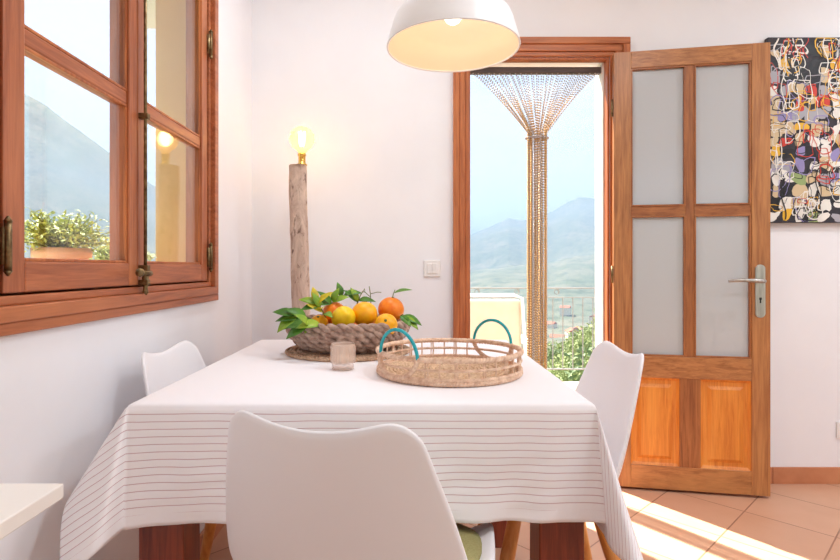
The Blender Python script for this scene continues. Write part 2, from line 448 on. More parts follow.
for (a0, a1) in ((S, MX-.045), (MX+.045, LW-S)):
    p = MB()
    def ring(ins, d): return [lp(a0+ins, d, Z_pb+ins), lp(a1-ins, d, Z_pb+ins), lp(a1-ins, d, Z_pt-ins), lp(a0+ins, d, Z_pt-ins)]
    ds = [(0,.014),(.012,.006),(.03,.006),(.045,.013)]
    vs = [];
    for i_, d_ in ds: vs += ring(i_, d_)
    fs = []
    for i in range(3):
        for k in range(4): fs.append((i*4+k, i*4+(k+1) % 4, (i+1)*4+(k+1) % 4, (i+1)*4+k))
    fs.append((12,13,14,15)); p.add(vs, fs); lbox(p, a0, a1, Z_pb, Z_pt, -.012, .0)
    p.build('door_panel', PW, leaf, bevel=.001)
# handle: plate + lever (+ small lever behind seen through the glass)
hz = 1.03-(281-VY)/F*2.45
b = MB()
pc = lp(LW-.045, .0215, 0)
prof = []
for k in range(24):
    a = 2*math.pi*k/24; prof.append((.021*math.cos(a), (.021*math.sin(a)) + (.098 if math.sin(a) > 0 else -.098)))
vs = [lp(LW-.043+x_, .020, hz-.045+z_) for x_, z_ in prof]+[lp(LW-.043+x_, .025, hz-.045+z_) for x_, z_ in prof]
n = 24
b.add(vs, [tuple(range(24,48)), tuple(reversed(range(24)))]+[(k,(k+1) % n,24+(k+1) % n,24+k) for k in range(n)])
plate = b.build('lock_plate', M['steel'], leaf, bevel=.0012)
b = MB().tube([lp(LW-.043,.024,hz), lp(LW-.043,.062,hz), lp(LW-.052,.07,hz+.001), lp(LW-.09,.07,hz+.003), lp(LW-.13,.068,hz+.005), lp(LW-.188,.066,hz+.001)], [.009,.009,.009,.0085,.008,.0065], 12)
b.build('lever_handle', M['steel'], leaf, smooth=True)
b = MB(); lbox(b, LW-.046, LW-.040, hz-.098, hz-.075, .0245, .0258); b.obox(lp(LW-.043,.0252,hz-.078),(.010,.0016,.010),leafm); b.build('keyhole', M['black'], leaf)
b = MB().tube([lp(LW-.043,-.024,hz), lp(LW-.043,-.055,hz), lp(LW-.09,-.058,hz+.003), lp(LW-.165,-.055,hz+.001)], .008, 12)
b.build('lever_handle', M['steel'], leaf, smooth=True)
for z_ in (.25, 1.0, 1.78):
    b = MB().tube([lp(-.006,.012,z_-.04), lp(-.006,.012,z_+.04)], .005, 10); b.build('hinge', M['old_brass'], d1, smooth=True)

# ---- window_1
w1 = thing('window_1', (WL, (WY0+WY1)/2, WZ0), kind='structure')
b = MB()
oy0, oy1, oz0, oz1 = .915, 2.105, .906, 2.17
def wring(b, y0, y1, z0, z1, w, x0, x1):
    b.box(x0, x1, y0, y1, z0, z0+w); b.box(x0, x1, y0, y1, z1-w, z1); b.box(x0, x1, y0, y0+w, z0+w, z1-w); b.box(x0, x1, y1-w, y1, z0+w, z1-w)
wring(b, oy0, oy1, oz0, oz1, .024, WL, WL+.016)
wring(b, oy0+.024, oy1-.024, oz0+.024, oz1-.024, .03, WL-.02, WL+.022)
wring(b, oy0+.054, oy1-.054, oz0+.054, oz1-.054, .018, WL-.055, WL+.006)
wring(b, oy0+.05, oy1-.03, oz0+.04, oz1-.06, .050, WL-.08, WL-.052)
b.build('window_frame', WW[1], w1, bevel=.003)
cy0, cy1, cz0, cz1 = 1.0, 2.018, .983, 2.07
mid = 1.497
GX = WL-.012
for (a0, a1, nm) in ((cy0, mid-.002, 'left'), (mid+.002, cy1, 'right')):
    x0, x1 = WL-.05, WL+.004
    sw = .052; swm = .042
    s0 = .058 if nm == 'left' else swm; s1 = swm if nm == 'left' else sw
    b = MB().box(x0, x1, a0, a0+s0, cz0, cz1).box(x0, x1, a1-s1, a1, cz0, cz1)
    cs = b.build('casement', WW[2], w1, bevel=.003)
    b = MB().box(x0, x1, a0+s0, a1-s1, cz0, cz0+.06).box(x0, x1, a0+s0, a1-s1, cz1-.055, cz1)
    b.box(x0+.006, x1-.006, a0+s0, a1-s1, 1.466, 1.500)
    b.build('casement_rail', WW[1], cs, bevel=.004)
    g = MB()
    for (z0, z1) in ((cz0+.06, 1.466), (1.5, cz1-.055)):
        wring(g, a0+s0, a1-s1, z0, z1, .007, GX+.003, x1-.006)
    g.build('glazing_bead', FW[2], cs, bevel=.0015)
    g = MB().box(GX-.002, GX+.002, a0+s0-.005, a1-s1+.005, cz0+.055, cz1-.05)
    g.build('window_pane', M['glass'], cs)
    hy_ = a0-.004 if nm == 'left' else a1+.004
    for z_ in (1.07, 1.86):
        hb = MB().tube([(WL+.016, hy_, z_-.045), (WL+.016, hy_, z_+.045)], .0065, 10)
        hb.tube([(WL+.016, hy_, z_+.045), (WL+.016, hy_, z_+.055)], [.008,.002], 8).tube([(WL+.016, hy_, z_-.055), (WL+.016, hy_, z_-.045)], [.002,.008], 8)
        hb.box(WL+.002, WL+.014, hy_-.008, hy_+.008, z_-.035, z_+.035)
        hb.build('hinge', M['old_brass'], cs, smooth=True)
# espagnolette bolt
b = MB().tube([(WL+.02, mid+.012, .955), (WL+.02, mid+.012, 2.08)], .0045, 10)
bolt = b.build('bolt_rod', M['old_brass'], w1, smooth=True)
b = MB()
for z_ in (.99, 1.03, 1.45, 2.03): b.box(WL+.004, WL+.030, mid+.003, mid+.021, z_-.008, z_+.008)
b.build('rod_guide', M['old_brass'], bolt, bevel=.002)
b = MB().tube([(WL+.02, mid+.012, 1.015), (WL+.035, mid+.008, 1.015), (WL+.045, mid-.02, 1.016), (WL+.045, mid-.065, 1.018)], [.008,.008,.006,.007], 10)
b.lathe([(0,-.012),(.009,-.008),(.011,0),(.009,.008),(0,.012)], (WL+.045, mid-.07, 1.018), 14)
b.lathe([(.004,-.03),(.008,-.022),(.006,-.01),(.009,0),(.009,.02),(.005,.03)], (WL+.02, mid+.012, .985), 14)
b.build('bolt_handle', M['old_brass'], bolt, smooth=True)

# wall switch, socket
def plate_thing(name, x, z, label, cat, rocker=True):
    t = thing(name, (x, WB, z), label, cat)
    MB().box(x-.040, x+.040, WB-.009, WB, z-.040, z+.040).build('cover_plate', M['white_plastic'], t, bevel=.004)
    if rocker:
        q = MB().box(x-.024, x-.001, WB-.013, WB-.009, z-.024, z+.024).box(x+.001, x+.024, WB-.013, WB-.009, z-.024, z+.024)
        q.build('rocker', M['white_plastic'], t, bevel=.002)
    else:
        MB().lathe([(.019,0),(.019,.004),(.0165,.004),(.0165,.001),(0,.001)], (x, WB-.009, z), 24, Matrix.Rotation(R(90),3,'X')).build('socket_ring', M['white_plastic'], t)
        MB().tube([(x-.0095,WB-.0095,z),(x-.0095,WB-.0115,z)], .0025, 8).tube([(x+.0095,WB-.0095,z),(x+.0095,WB-.0115,z)], .0025, 8).build('socket_hole', M['black'], t)
    return t
plate_thing('light_switch', (432-VX)/F*WB, CH-(268.5-VY)/F*WB, 'small white double light switch on the back wall left of the door frame', 'light switch')
plate_thing('wall_socket', (844-VX)/F*WB, .2+.055, 'white wall socket low on the back wall above the terracotta skirting', 'socket', False)

# ------------------------------------------------------------------ bead curtain
ct = thing('bead_curtain', (.63, 2.68, 1.98), 'bead curtain of gold and silver strands gathered to a column in the doorway', 'bead curtain')
MB().box(.302, .945, 2.665, 2.695, 1.984, 2.014).build('curtain_rail', M['curtain_rail'], ct, bevel=.002)
b = MB()
OCT = [(1,0,0),(-1,0,0),(0,1,0),(0,-1,0),(0,0,1),(0,0,-1)]
OF = [(0,2,4),(2,1,4),(1,3,4),(3,0,4),(2,0,5),(1,2,5),(3,1,5),(0,3,5)]
NS = 48; CXc = (537-VX)/F*2.68; zt = 1.984; zn = CH+(268-137)/F*2.68
for i in range(NS):
    layer = i % 2
    u = (i+.5)/NS
    xt = .312 + u*(.936-.312)
    cx_ = CXc + (u-.5)*.100; yo = 2.68+(layer*2-1)*.006+rnd.uniform(-.004,.004)
    yc = 2.68+rnd.uniform(-.028,.028)
    sag = .10+rnd.uniform(0,.02)
    zneck = zn+rnd.uniform(-.012,.012)+ .03*abs(u-.5)*2
    path = []
    for k in range(15):
        t = k/14
        x_ = xt+(cx_-xt)*(t**.97); z_ = zt+(zneck-zt)*(t**(1.0+.10*abs(2*u-1)))
        path.append(Vector((x_, yo+(yc-yo)*t, z_)))
    zb = .05+rnd.uniform(-.02,.02)
    path.append(Vector((cx_*.5+CXc*.5+(u-.5)*.05, yc, zb)))
    sp_ = .0128; seglen = [(path[k+1]-path[k]).length for k in range(len(path)-1)]; tot = sum(seglen)
    d = 0; k = 0; acc = 0
    b.cur = 1 if (layer or abs(u-.5) < .04) else 0
    goldfrom = .30 if layer else .42+rnd.uniform(-.05,.05)
    while d < tot:
        while k < len(seglen)-1 and d > acc+seglen[k]: acc += seglen[k]; k += 1
        p = path[k].lerp(path[k+1], min(1,(d-acc)/seglen[k]))
        b.cur = 0 if d > goldfrom*.45 and (layer or i % 3 == 0) else 1
        b.add([(p.x+a*.0048, p.y+c*.0048, p.z+e*.0058) for a,c,e in OCT], OF)
        d += sp_
tag(b.build('bead_strand', [M['bead_gold'], M['bead_silver']], ct, smooth=True), kind='stuff')
b = MB(); rope(b, [(CXc+.054*math.cos(a*math.pi/12), 2.68+.035*math.sin(a*math.pi/12), zn-.006) for a in range(24)], .003, .003, .02)
b.build('tie_cord', M['bead_silver'], ct, smooth=True)

# ------------------------------------------------------------------ table & cloth
tb = thing('dining_table', ((TX0+TX1)/2, (TY0+TY1)/2, 0), 'square dining table with thick dark red wooden legs under the striped cloth', 'table')
MB().box(TX0+.006, TX1-.006, TY0+.006, TY1-.006, TZ-.036, TZ-.004).build('tabletop', TW[0], tb, bevel=.004)
b = MB().box(TX0+.10,TX1-.10,TY0+.045,TY0+.067,TZ-.13,TZ-.036).box(TX0+.10,TX1-.10,TY1-.067,TY1-.045,TZ-.13,TZ-.036)
b.box(TX0+.045,TX0+.067,TY0+.1,TY1-.1,TZ-.13,TZ-.036).box(TX1-.067,TX1-.045,TY0+.1,TY1-.1,TZ-.13,TZ-.036)
b.build('apron', TW[0], tb, bevel=.002)
lw = .094
for (x_, y_) in ((TX0+.010, TY0+.018), (TX1-.014-lw, TY0+.018), (TX0+.018, TY1-.018-lw), (TX1-.018-lw, TY1-.018-lw)):
    MB().box(x_, x_+lw, y_, y_+lw, 0, TZ-.036).build('leg', TW[2], tb, bevel=.004)

HN, HF, HL, HR = .230, .17, .190, .265
def ear(t, A, B):
    return 3*(1-t)**2*t*A, 3*(1-t)*t*t*B
def cloth_pt(u, v):
    dx = max(TX0-u, 0) or max(u-TX1, 0); dy = max(TY0-v, 0) or max(v-TY1, 0)
    sx = -1 if u < TX0 else 1; sy = -1 if v < TY0 else 1
    cx = min(max(u, TX0), TX1); cy = min(max(v, TY0), TY1)
    w = .0022*pnoise(Vector((u*6, v*6, 1.3)))
    if dx == 0 and dy == 0:
        e = min(u-TX0, TX1-u, v-TY0, TY1-v); drop = 0
        if e < .012: drop = .004*(1-e/.012)**2
        return Vector((u, v, TZ+.0005 - drop + abs(w)*.4*min(1, e*30)))
    # near-left the cloth sags a little lower, near-right it is pulled in
    if dx and dy:
        r = math.hypot(dx, dy); th = math.atan2(dx, dy)/(math.pi/2)   # 0 = near/far side, 1 = left/right side
        natural = sx < 0 and sy < 0
        if natural:
            q, p = ear(th, .75, .75); p = 1.08*4.5*(1-th)*th**3.3
        else:
            A, B = (.85,1.25) if (sx > 0 and sy < 0) else (.8,.8)
            p, q = ear(th, A, B)
        rho = math.hypot(p, q); sr = math.sin(rho)/rho if rho > 1e-6 else 1
        rr = r*(1+(.08*math.sin(math.pi*min(1,th*1.1+.25)) if natural else 0))
        P = Vector((cx+sx*(p*sr*rr), cy+sy*(q*sr*rr), TZ-.004-math.cos(rho)*rr))
        if sx > 0 and sy < 0: P.x -= .060*(r/.25)*(1-th**3)
        P += Vector((sx*.004*th, sy*.004*(1-th), 0))*min(1, r/.01)
        P += Vector((sx*.5, sy*.5, 0))*(.004*math.sin(th*10+r*9)+.004*pnoise(Vector((u*7,v*7,0))))*min(1, r*6)*math.sin(math.pi*th)
        ff = r/.25
        P += Vector((sx*.016*ff*th**.5 if natural else sx*.016*ff*th, sy*.016*ff*(1-th), 0))
        return P
    d = dx or dy
    out = .004*min(1, d/.01)+.016*(d/.25)
    s_ = v if dx else u
    lo_, hi_ = (TY0, TY1) if dx else (TX0, TX1)
    edge = min(s_-lo_, hi_-s_)
    wav = (.006*math.sin(s_*17+1.0)+.003*math.sin(s_*41+d*9)+.004*pnoise(Vector((s_*14+d*20, d*30, 7)))+.009*pnoise(Vector((s_*7, d*9, 2.2))))*min(1, d*5)
    wav *= min(1, edge*8)
    z = TZ-.004-d
    if dy and sy < 0:
        k = math.exp(-((u-TX0)/.10)**1.0) if u > TX0 else 1
        z -= d*.10*math.sin(math.pi*.25)*k
        z += .0035*(d/.24)*pnoise(Vector((u*9, 3, 0)))*min(1, edge*8)
        cx2 = cx-.062*(d/.25)*math.exp(-((TX1-u)/.12))
        return Vector((cx2, cy-(out+wav), z))
    if dx: return Vector((cx+sx*(out+wav), cy, z))
    return Vector((cx, cy+sy*(out+wav), z))
def axis_samples(a0, a1, h0, h1, nin=44, nh=30):
    s = [a0-h0+h0*i/nh for i in range(nh)]
    s += [a0+(a1-a0)*i/nin for i in range(nin+1)]
    s += [a1+h1*(i+1)/nh for i in range(nh)]
    # extra loops at the edges
    for e in (a0-.003, a0-.008, a0+.004, a0+.012, a1+.003, a1+.008, a1-.004, a1-.012): s.append(e)
    return sorted(s)
us = axis_samples(TX0, TX1, HL, HR); vs_ = axis_samples(TY0, TY1, HN, HF)
b = MB(); b.uv = []
for u in us:
    for v in vs_:
        P = cloth_pt(u, v); b.v.append(tuple(P)); b.uv.append((u+2, 1+(TY0-v)))
nv = len(vs_)
b.f = [(i*nv+j, (i+1)*nv+j, (i+1)*nv+j+1, i*nv+j+1) for i in range(len(us)-1) for j in range(nv-1)]
b.mi = [0]*len(b.f)
clo = b.build('tablecloth', M['cloth'], smooth=True, solid=.0016)
tag(rebase(clo, ((TX0+TX1)/2,(TY0+TY1)/2,TZ)), 'white cotton tablecloth with thin red stripes draped over the dining table', 'tablecloth')

# ------------------------------------------------------------------ chairs
def make_chair():
    t = thing('dining_chair', (0,0,0), 'x', 'chair', 'white moulded dining chairs around the table')
    prof = [(.225,.418,.33),(.212,.440,.37),(.17,.452,.41),(.09,.444,.44),(0,.436,.455),(-.08,.440,.455),(-.135,.462,.45),(-.165,.51,.44),(-.185,.58,.42),(-.205,.66,.385),(-.225,.74,.34),(-.242,.815,.300)]
    def sm(t_):
        q = t_*(len(prof)-1); i = min(int(q), len(prof)-2); f = q-i
        P = [prof[max(i-1,0)], prof[i], prof[i+1], prof[min(i+2,len(prof)-1)]]
        return [0.5*((2*P[1][k])+(-P[0][k]+P[2][k])*f+(2*P[0][k]-5*P[1][k]+4*P[2][k]-P[3][k])*f*f+(-P[0][k]+3*P[1][k]-3*P[2][k]+P[3][k])*f**3) for k in range(3)]
    def fn(a, c):
        v = c*2-1
        av = abs(v)
        s = 0+.02*av**5 + a*(1-.02*av**5-.048*av**9-.028*(1-min(1,av*1.25)**2))
        y, z, w = sm(s)
        y2, z2, _ = sm(min(1, s+.01)); y1, z1, _ = sm(max(0, s-.01))
        ty, tz = y2-y1, z2-z1; L = math.hypot(ty, tz) or 1
        ny, nz = -tz/L, ty/L   # profile runs front->back->up: want normal pointing up/forward
        if nz < 0 and s < .5: ny, nz = -ny, -nz
        if ny < 0 and s >= .5: ny, nz = -ny, -nz
        k = .045*(1-.15*s)*(1 if s > .08 else s/.08)
        if s > .45: k = .062*(1-.55*max(0,(s-.55)/.45))
        curl = k*av**2.6
        return Vector((v*w/2, y+ny*curl, z+nz*curl))
    b = MB().grid(fn, 34, 24)
    sh = b.build('seat_shell', M['white_shell'], t, smooth=True, solid=.011, subsurf=1)
    # legs: four splayed beech legs on a cross base under the seat
    for sx in (-1,1):
        for sy in (-1,1):
            top = Vector((sx*.105, sy*.10-.01, .425)); bot = Vector((sx*.215, sy*.215-.01, 0.0))
            m = MB(); N = 8
            m.tube([top.lerp(bot, i/N) for i in range(N+1)], [.017+.005*math.sin(min(1,i/3)*1.57)-.010*(i/N) for i in range(N+1)], 12)
            m.build('leg', BW, t, smooth=True)
    m = MB()
    for a in (45, -45):
        rm = Matrix.Rotation(R(a),3,'Z'); m.obox((0,-.01,.408), (.30,.04,.028), rm)
    m.build('leg_cross', BW, t, bevel=.004)
    return t
ch = make_chair()
def pose(o, x, y, rz, label):
    o.location = (x, y, 0); o.rotation_euler = (0,0,R(rz)); o['label'] = label
    return o
c2 = copy_tree(ch); c3 = copy_tree(ch)
pose(ch, -.070, 1.01, -17, 'white moulded chair nearest the camera with its rounded back in front of the tablecloth')
pose(c2, .368, 1.50, 91, 'white moulded chair on the right side of the table near the wooden door')
pose(c3, -.450, 1.51, -92, 'white moulded chair between the table and the left wall under the window')
# seat cushion on the near chair
t = thing('seat_cushion', (0,0,0), 'olive green seat cushion lying on the chair nearest the camera', 'cushion')
def cush(a, c):
    th = 2*math.pi*c; ph = math.pi*(a-.5)
    ca = math.copysign(abs(math.cos(th))**.45, math.cos(th)); sa = math.copysign(abs(math.sin(th))**.45, math.sin(th))
    rr = math.cos(ph)**.55 if math.cos(ph) > 0 else 0
    return Vector((.185*ca*rr, .18*sa*rr, .024*math.sin(ph)))
MB().grid(cush, 16, 40).build('cushion_pad', M['olive'], t, smooth=True)
m = MB()
m.tube([(.16,-.13,0),(.185,-.165,.01),(.205,-.19,-.006),(.215,-.20,-.04)], .004, 6).tube([(.16,-.13,0),(.19,-.15,.018),(.20,-.165,.03)], .004, 6)
m.build('cushion_tie', M['olive'], t, smooth=True)
t.location = (-.062+.015*math.sin(R(18)), 1.01+.02, .482); t.rotation_euler = (0,0,R(-18))

# ------------------------------------------------------------------ pendant
PX, PY, PZ = .126, 1.528, 1.647; PR = .185
t = thing('pendant_lamp', (PX, PY, CZ), 'white dome pendant lamp with cream inside and lit bulb hanging above the table', 'lamp')
so = [(.185,0),(.184,.008),(.178,.03),(.172,.05),(.168,.066),(.160,.084),(.142,.104),(.115,.122),(.08,.136),(.045,.146),(.026,.15)]
b = MB(); b.lathe(so, (PX,PY,PZ), 72)
b.f = b.f[:-2]; b.mi = b.mi[:-2]
b2 = MB(); b2.lathe([(r-.003, z*.985+ (0.0 if i else 0)) for i, (r,z) in enumerate(so)], (PX,PY,PZ), 72); b2.f = b2.f[:-2]; b2.mi = b2.mi[:-2]
b3 = MB().tube(circ((PX,PY), PR-.0015, PZ, 72), .0028, 8, closed=True)
sh = b.build('lamp_shade', M['shade_out'], t, smooth=True)
b2.build('shade_lining', M['shade_in'], sh, smooth=True); b3.build('shade_rim', M['shade_out'], sh, smooth=True)
MB().lathe([(.0,.0),(.026,0),(.028,.02),(.028,.045),(.018,.055),(.004,.06),(0,.06)], (PX,PY,PZ+.146), 24).build('lamp_holder', M['shade_out'], t, smooth=True)
MB().tube([(PX,PY,PZ+.2),(PX,PY,CZ-.02)], .003, 8).build('cord', M['cloth_cord'], t)
MB().lathe([(0,-.03),(.05,-.03),(.055,-.02),(.055,0),(0,0)], (PX,PY,CZ), 28).build('ceiling_rose', M['shade_out'], t, smooth=True)
MB().lathe([(0,.066),(.008,.067),(.018,.073),(.026,.085),(.029,.098),(.026,.112),(.018,.124),(.013,.138),(.013,.148)], (PX,PY,PZ), 28).build('light_bulb', emit('warm_bulb', (1,.90,.76,1), 3), t, smooth=True)
L = bpy.data.lights.new('pendant_glow','POINT'); L.energy = .3; L.color = (1,.88,.72); L.shadow_soft_size = .03
lo = bpy.data.objects.new('pendant_glow', L); col.objects.link(lo); lo.location = (PX,PY,PZ+.052)

# ------------------------------------------------------------------ driftwood floor lamp
LY = 2.37; LX = (301.5-VX)/F*LY
t = thing('floor_lamp', (LX, LY, 0), 'driftwood log floor lamp with bare round glowing bulb in the back left corner', 'lamp')
b = MB()
def log(a, c):
    z = 1.463*a; th = 2*math.pi*c
    r = .0385+.004*pnoise(Vector((math.cos(th)*1.2, math.sin(th)*1.2, z*4)))+.0035*pnoise(Vector((math.cos(th)*4, math.sin(th)*4, z*14)))
    sq = 1/max(abs(math.cos(th)),abs(math.sin(th)))**.35
    return Vector((LX-.010+.010*math.sin(z*3.2)+.006*a+r*sq*math.cos(th), LY+r*sq*math.sin(th), z+.012))
b.grid(log, 90, 28)
k = len(b.v); n_ = 29
b.v.append((LX-.006+.008, LY, 1.475)); b.f += [(90*n_+i, 90*n_+i+1, k) for i in range(28)]; b.mi += [0]*28
b.build('log_post', M['drift'], t, smooth=True)
MB().lathe([(0,0),(.13,0),(.13,.012),(.12,.018),(0,.018)], (LX,LY,0), 40).build('base', M['drift'], t, smooth=True)
bx = LX+.002; bz = 1.475
MB().lathe([(0,0),(.022,0),(.022,.006),(.016,.01),(.0155,.04),(.018,.042),(.018,.05),(.013,.055)], (bx,LY,bz), 28).build('lamp_holder', M['gold'], t, smooth=True)
bulbz = 1.03+(268-139)/F*LY
MB().lathe([(.012,-.078),(.015,-.062),(.024,-.049),(.042,-.036),(.0535,-.014),(.0555,0),(.052,.02),(.040,.038),(.02,.051),(0,.0555)], (bx,LY,bulbz), 36).build('light_bulb', M['bulbglass'], t, smooth=True)
b = MB()
for k in range(6):
    a = k*math.pi/3; b.tube([(bx+.009*math.cos(a),LY+.009*math.sin(a),bulbz-.03),(bx+.014*math.cos(a+.4),LY+.014*math.sin(a+.4),bulbz+.03)], .0016, 6)
b.build('filament', emit('filament_glow', (1,.66,.30,1), 40), t)
L = bpy.data.lights.new('bulb_glow','POINT'); L.energy = .55; L.color = (1,.72,.42); L.shadow_soft_size = .03
lo = bpy.data.objects.new('bulb_glow', L); col.objects.link(lo); lo.location = (bx,LY,bulbz)

# ------------------------------------------------------------------ things on the table
TS = TZ+.0025
MC = (-.196, 1.797)
b = MB()
k = 0; r = .199
while r > .02:
    rope(b, circ(MC, r, TS+.0058, 60), .003, .0035, .022, 5, hand=1 if k % 2 else -1, sub=7); r -= .0118; k += 1
b.lathe([(0,0),(.2,0),(.2,.003),(0,.003)], (*MC, TS), 48)
tag(rebase(b.build('placemat', M['mat'], smooth=True), (*MC, TS)), 'round braided placemat under the fruit bowl', 'placemat')
BZ = TS+.0125
t = thing('fruit_bowl', (*MC, BZ), 'dark woven rope bowl full of citrus fruit on the placemat', 'bowl')
b = MB(); rows = 6
for k in range(rows):
    a = k/(rows-1); rr = .128+.063*math.sin(a*math.pi/2)**.9 - (.0 if k < rows-1 else .0); z = BZ+.009+.074*a**1.15
    rope(b, circ(MC, rr, z, 72, .0015), .0065, .0088, .062, 8, hand=-1, sub=12)
b.build('bowl_wall', M['bowl'], t, smooth=True)
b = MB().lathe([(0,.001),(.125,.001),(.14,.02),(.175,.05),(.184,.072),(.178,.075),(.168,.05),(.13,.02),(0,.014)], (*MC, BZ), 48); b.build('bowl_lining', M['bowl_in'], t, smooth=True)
b = MB()
for k in range(10):
    rope(b, circ(MC, .008+.0125*k, BZ+.006, 40), .003, .005, .03, 5, sub=7)
b.build('bowl_base', M['bowl'], t, smooth=True)
# fruit
def fruit(kind, px, py, Y, r, label, tilt=(0,0), leaves=0):
    x, z = (px-VX)/F*Y, CH-(py-VY)/F*Y
    t = thing(kind, (x,Y,z), label, 'fruit', None)
    el = {'lemon':1.16, 'orange':.95}[kind]
    pts = []
    for i in range(21):
        a = math.pi*i/20; rr = r*math.sin(a); zz = -r*el*math.cos(a)
        if kind == 'lemon':
            zz += (.10*r*math.exp(-(rr/(.25*r))**2))*(1 if zz > 0 else -1)
        elif i > 18: zz -= .04*r*(1-rr/r)
        pts.append((max(rr,0), zz))
    rm = Matrix.Rotation(R(tilt[0]),3,'X')@Matrix.Rotation(R(tilt[1]),3,'Y')
    mt = M['lemon'] if kind == 'lemon' else M['orange'] if 'deep' in label or 'dark' in label else M['amber']
    MB().lathe(pts, (x,Y,z), 32, rm).build('fruit_body', mt, t, smooth=True)
    top = Vector((x,Y,z))+rm@Vector((0,0,r*el*.97))
    MB().lathe([(0,-.001),(.004,-.001),(.0045,.001),(.002,.003),(0,.003)], top, 8, rm).build('stem_button', M['twig'], t, smooth=True)
    if leaves:
        tw = MB().tube([top, top+Vector((.002,0,.012)), top+Vector((.008,-.002,.026))], .0014, 6); tw.build('stem', M['twig'], t, smooth=True)
        for k in range(leaves):
            lf = MB(); dr = [(.9,-.1,.30),(-.5,-.3,.5),(.3,.5,.6)][k]
            lf.leaf(top+Vector((.003,0,.014)), dr, (0,-.35,1), .062, .026, .15); lf.build('leaf', M['leaf'], t, smooth=True, solid=.0005)
    return t
fruit('lemon', 343.5, 318, 1.70, .037, 'bright yellow lemon at the front of the fruit bowl, left of centre', (70,25))
fruit('orange', 334, 313, 1.775, .038, 'deep orange fruit half hidden behind the bright yellow lemon in the bowl', (20,-10))
fruit('orange', 364.5, 314, 1.735, .0415, 'golden yellow orange in the middle of the bowl', (-10,5))
fruit('orange', 391, 309.5, 1.79, .043, 'deep orange fruit with a leafy stem, highest on the right of the bowl', (5,8), 1)
fruit('orange', 386, 325, 1.68, .036, 'low golden orange with green blossom end on the front right of the bowl', (60,0))
fruit('orange', 319, 324, 1.72, .030, 'small golden orange under the leaves on the left of the bowl', (30,0))
for (px, py, Y, r, lb) in ((352,330,1.84,.040,'deep orange fruit at the back left of the bowl buried under the others'),(378,328,1.85,.040,'deep orange fruit at the back right of the bowl buried under the others')):
    x, z = (px-VX)/F*Y, CH-(py-VY)/F*Y
    fruit('orange', px, py, Y, r, lb)
# leaf sprigs
def sprig(px, py, Y, d, leaves, label):
    x, z = (px-VX)/F*Y, CH-(py-VY)/F*Y
    t = thing('leafy_twig', (x,Y,z), label, 'leaves', 'leafy citrus twigs in the bowl')
    d = Vector(d); base = Vector((x,Y,z))
    MB().tube([base, base+d*.5+Vector((0,0,.006)), base+d], [.002,.0016,.001], 6).build('twig', M['twig'], t, smooth=True)
    for (tt, ld, L_, W_, mk, bend) in leaves:
        q = MB(); q.leaf(base+d*tt+Vector((0,0,.004*(1-tt))), ld, (0,-.6,.8), L_, W_, bend); q.build('leaf', M[mk], t, smooth=True, solid=.0005)
    return t
sprig(318,322,1.68,(-.07,-.01,.02),[(.3,(-.8,-.3,-.15),.09,.042,'leaf',.2),(.6,(-.95,-.2,.1),.085,.04,'leaf',.3),(.9,(-.7,-.35,-.45),.075,.042,'leaf_light',.2),(1,(-.9,0,.35),.07,.036,'leaf',.3),(.1,(-.2,-.6,-.2),.07,.036,'leaf_light',.2),(.5,(-.7,-.2,.5),.07,.036,'leaf',.3)],'twig of broad green leaves drooping over the left rim of the bowl')
sprig(326,318,1.72,(-.03,0,.05),[(.3,(-.6,-.3,.4),.06,.026,'leaf_yellow',.1),(.6,(-.3,-.2,.8),.055,.024,'leaf_light',.2),(.9,(.5,-.2,.5),.06,.026,'leaf_yellow',.2),(.9,(-.8,-.1,.3),.06,.03,'leaf_light',.2),(.5,(.1,-.7,.3),.06,.026,'leaf_yellow',.3),(.2,(.3,-.6,.1),.06,.026,'leaf_light',.3),(.7,(-.7,-.4,.0),.06,.03,'leaf',.2),(1,(-.2,0,.9),.05,.024,'leaf_yellow',.2)],'twig of yellow and green leaves behind the drooping leaves at the bowl left')
sprig(330,308,1.76,(.01,0,.02),[(.5,(-.5,-.2,.7),.06,.026,'leaf',.3),(.9,(.8,-.1,.4),.055,.028,'leaf_light',.2),(.9,(.3,-.1,.9),.05,.025,'leaf_light',.2),(.6,(-.8,-.3,.1),.06,.03,'leaf',.2)],'twig of light green leaves standing above the left oranges')
sprig(357,304,1.80,(.025,0,.05),[(.05,(-.5,-.2,.6),.06,.026,'leaf',.2),(.1,(-.25,-.3,.8),.05,.022,'leaf_light',.3),(.15,(.8,-.2,.2),.055,.026,'leaf',.4)],'thin bare twig with a few leaves sticking up above the middle fruit')
sprig(400,317,1.64,(.015,-.005,.004),[(.4,(.9,-.2,-.25),.065,.028,'leaf',.25),(.8,(.7,-.3,-.55),.06,.024,'leaf_light',.15),(.1,(.5,-.6,-.3),.05,.024,'leaf',.3)],'leafy twig hanging over the right rim of the bowl')
sprig(323,326,1.63,(-.05,-.01,.0),[(.1,(-.6,-.4,.1),.075,.04,'leaf_light',.3),(.5,(-.9,-.3,.15),.08,.042,'leaf',.3),(.9,(-.8,-.4,-.3),.07,.04,'leaf',.25),(.8,(-.3,-.5,.6),.06,.032,'leaf_light',.3)],'twig of large bright green leaves at the front left rim of the bowl')
sprig(338,301,1.80,(.02,0,.02),[(.3,(-.7,-.2,.3),.06,.03,'leaf_yellow',.3),(.6,(-.2,-.2,.9),.05,.024,'leaf',.2),(.9,(.8,-.2,.3),.06,.03,'leaf',.3)],'short green and yellow twig behind the bright lemon')
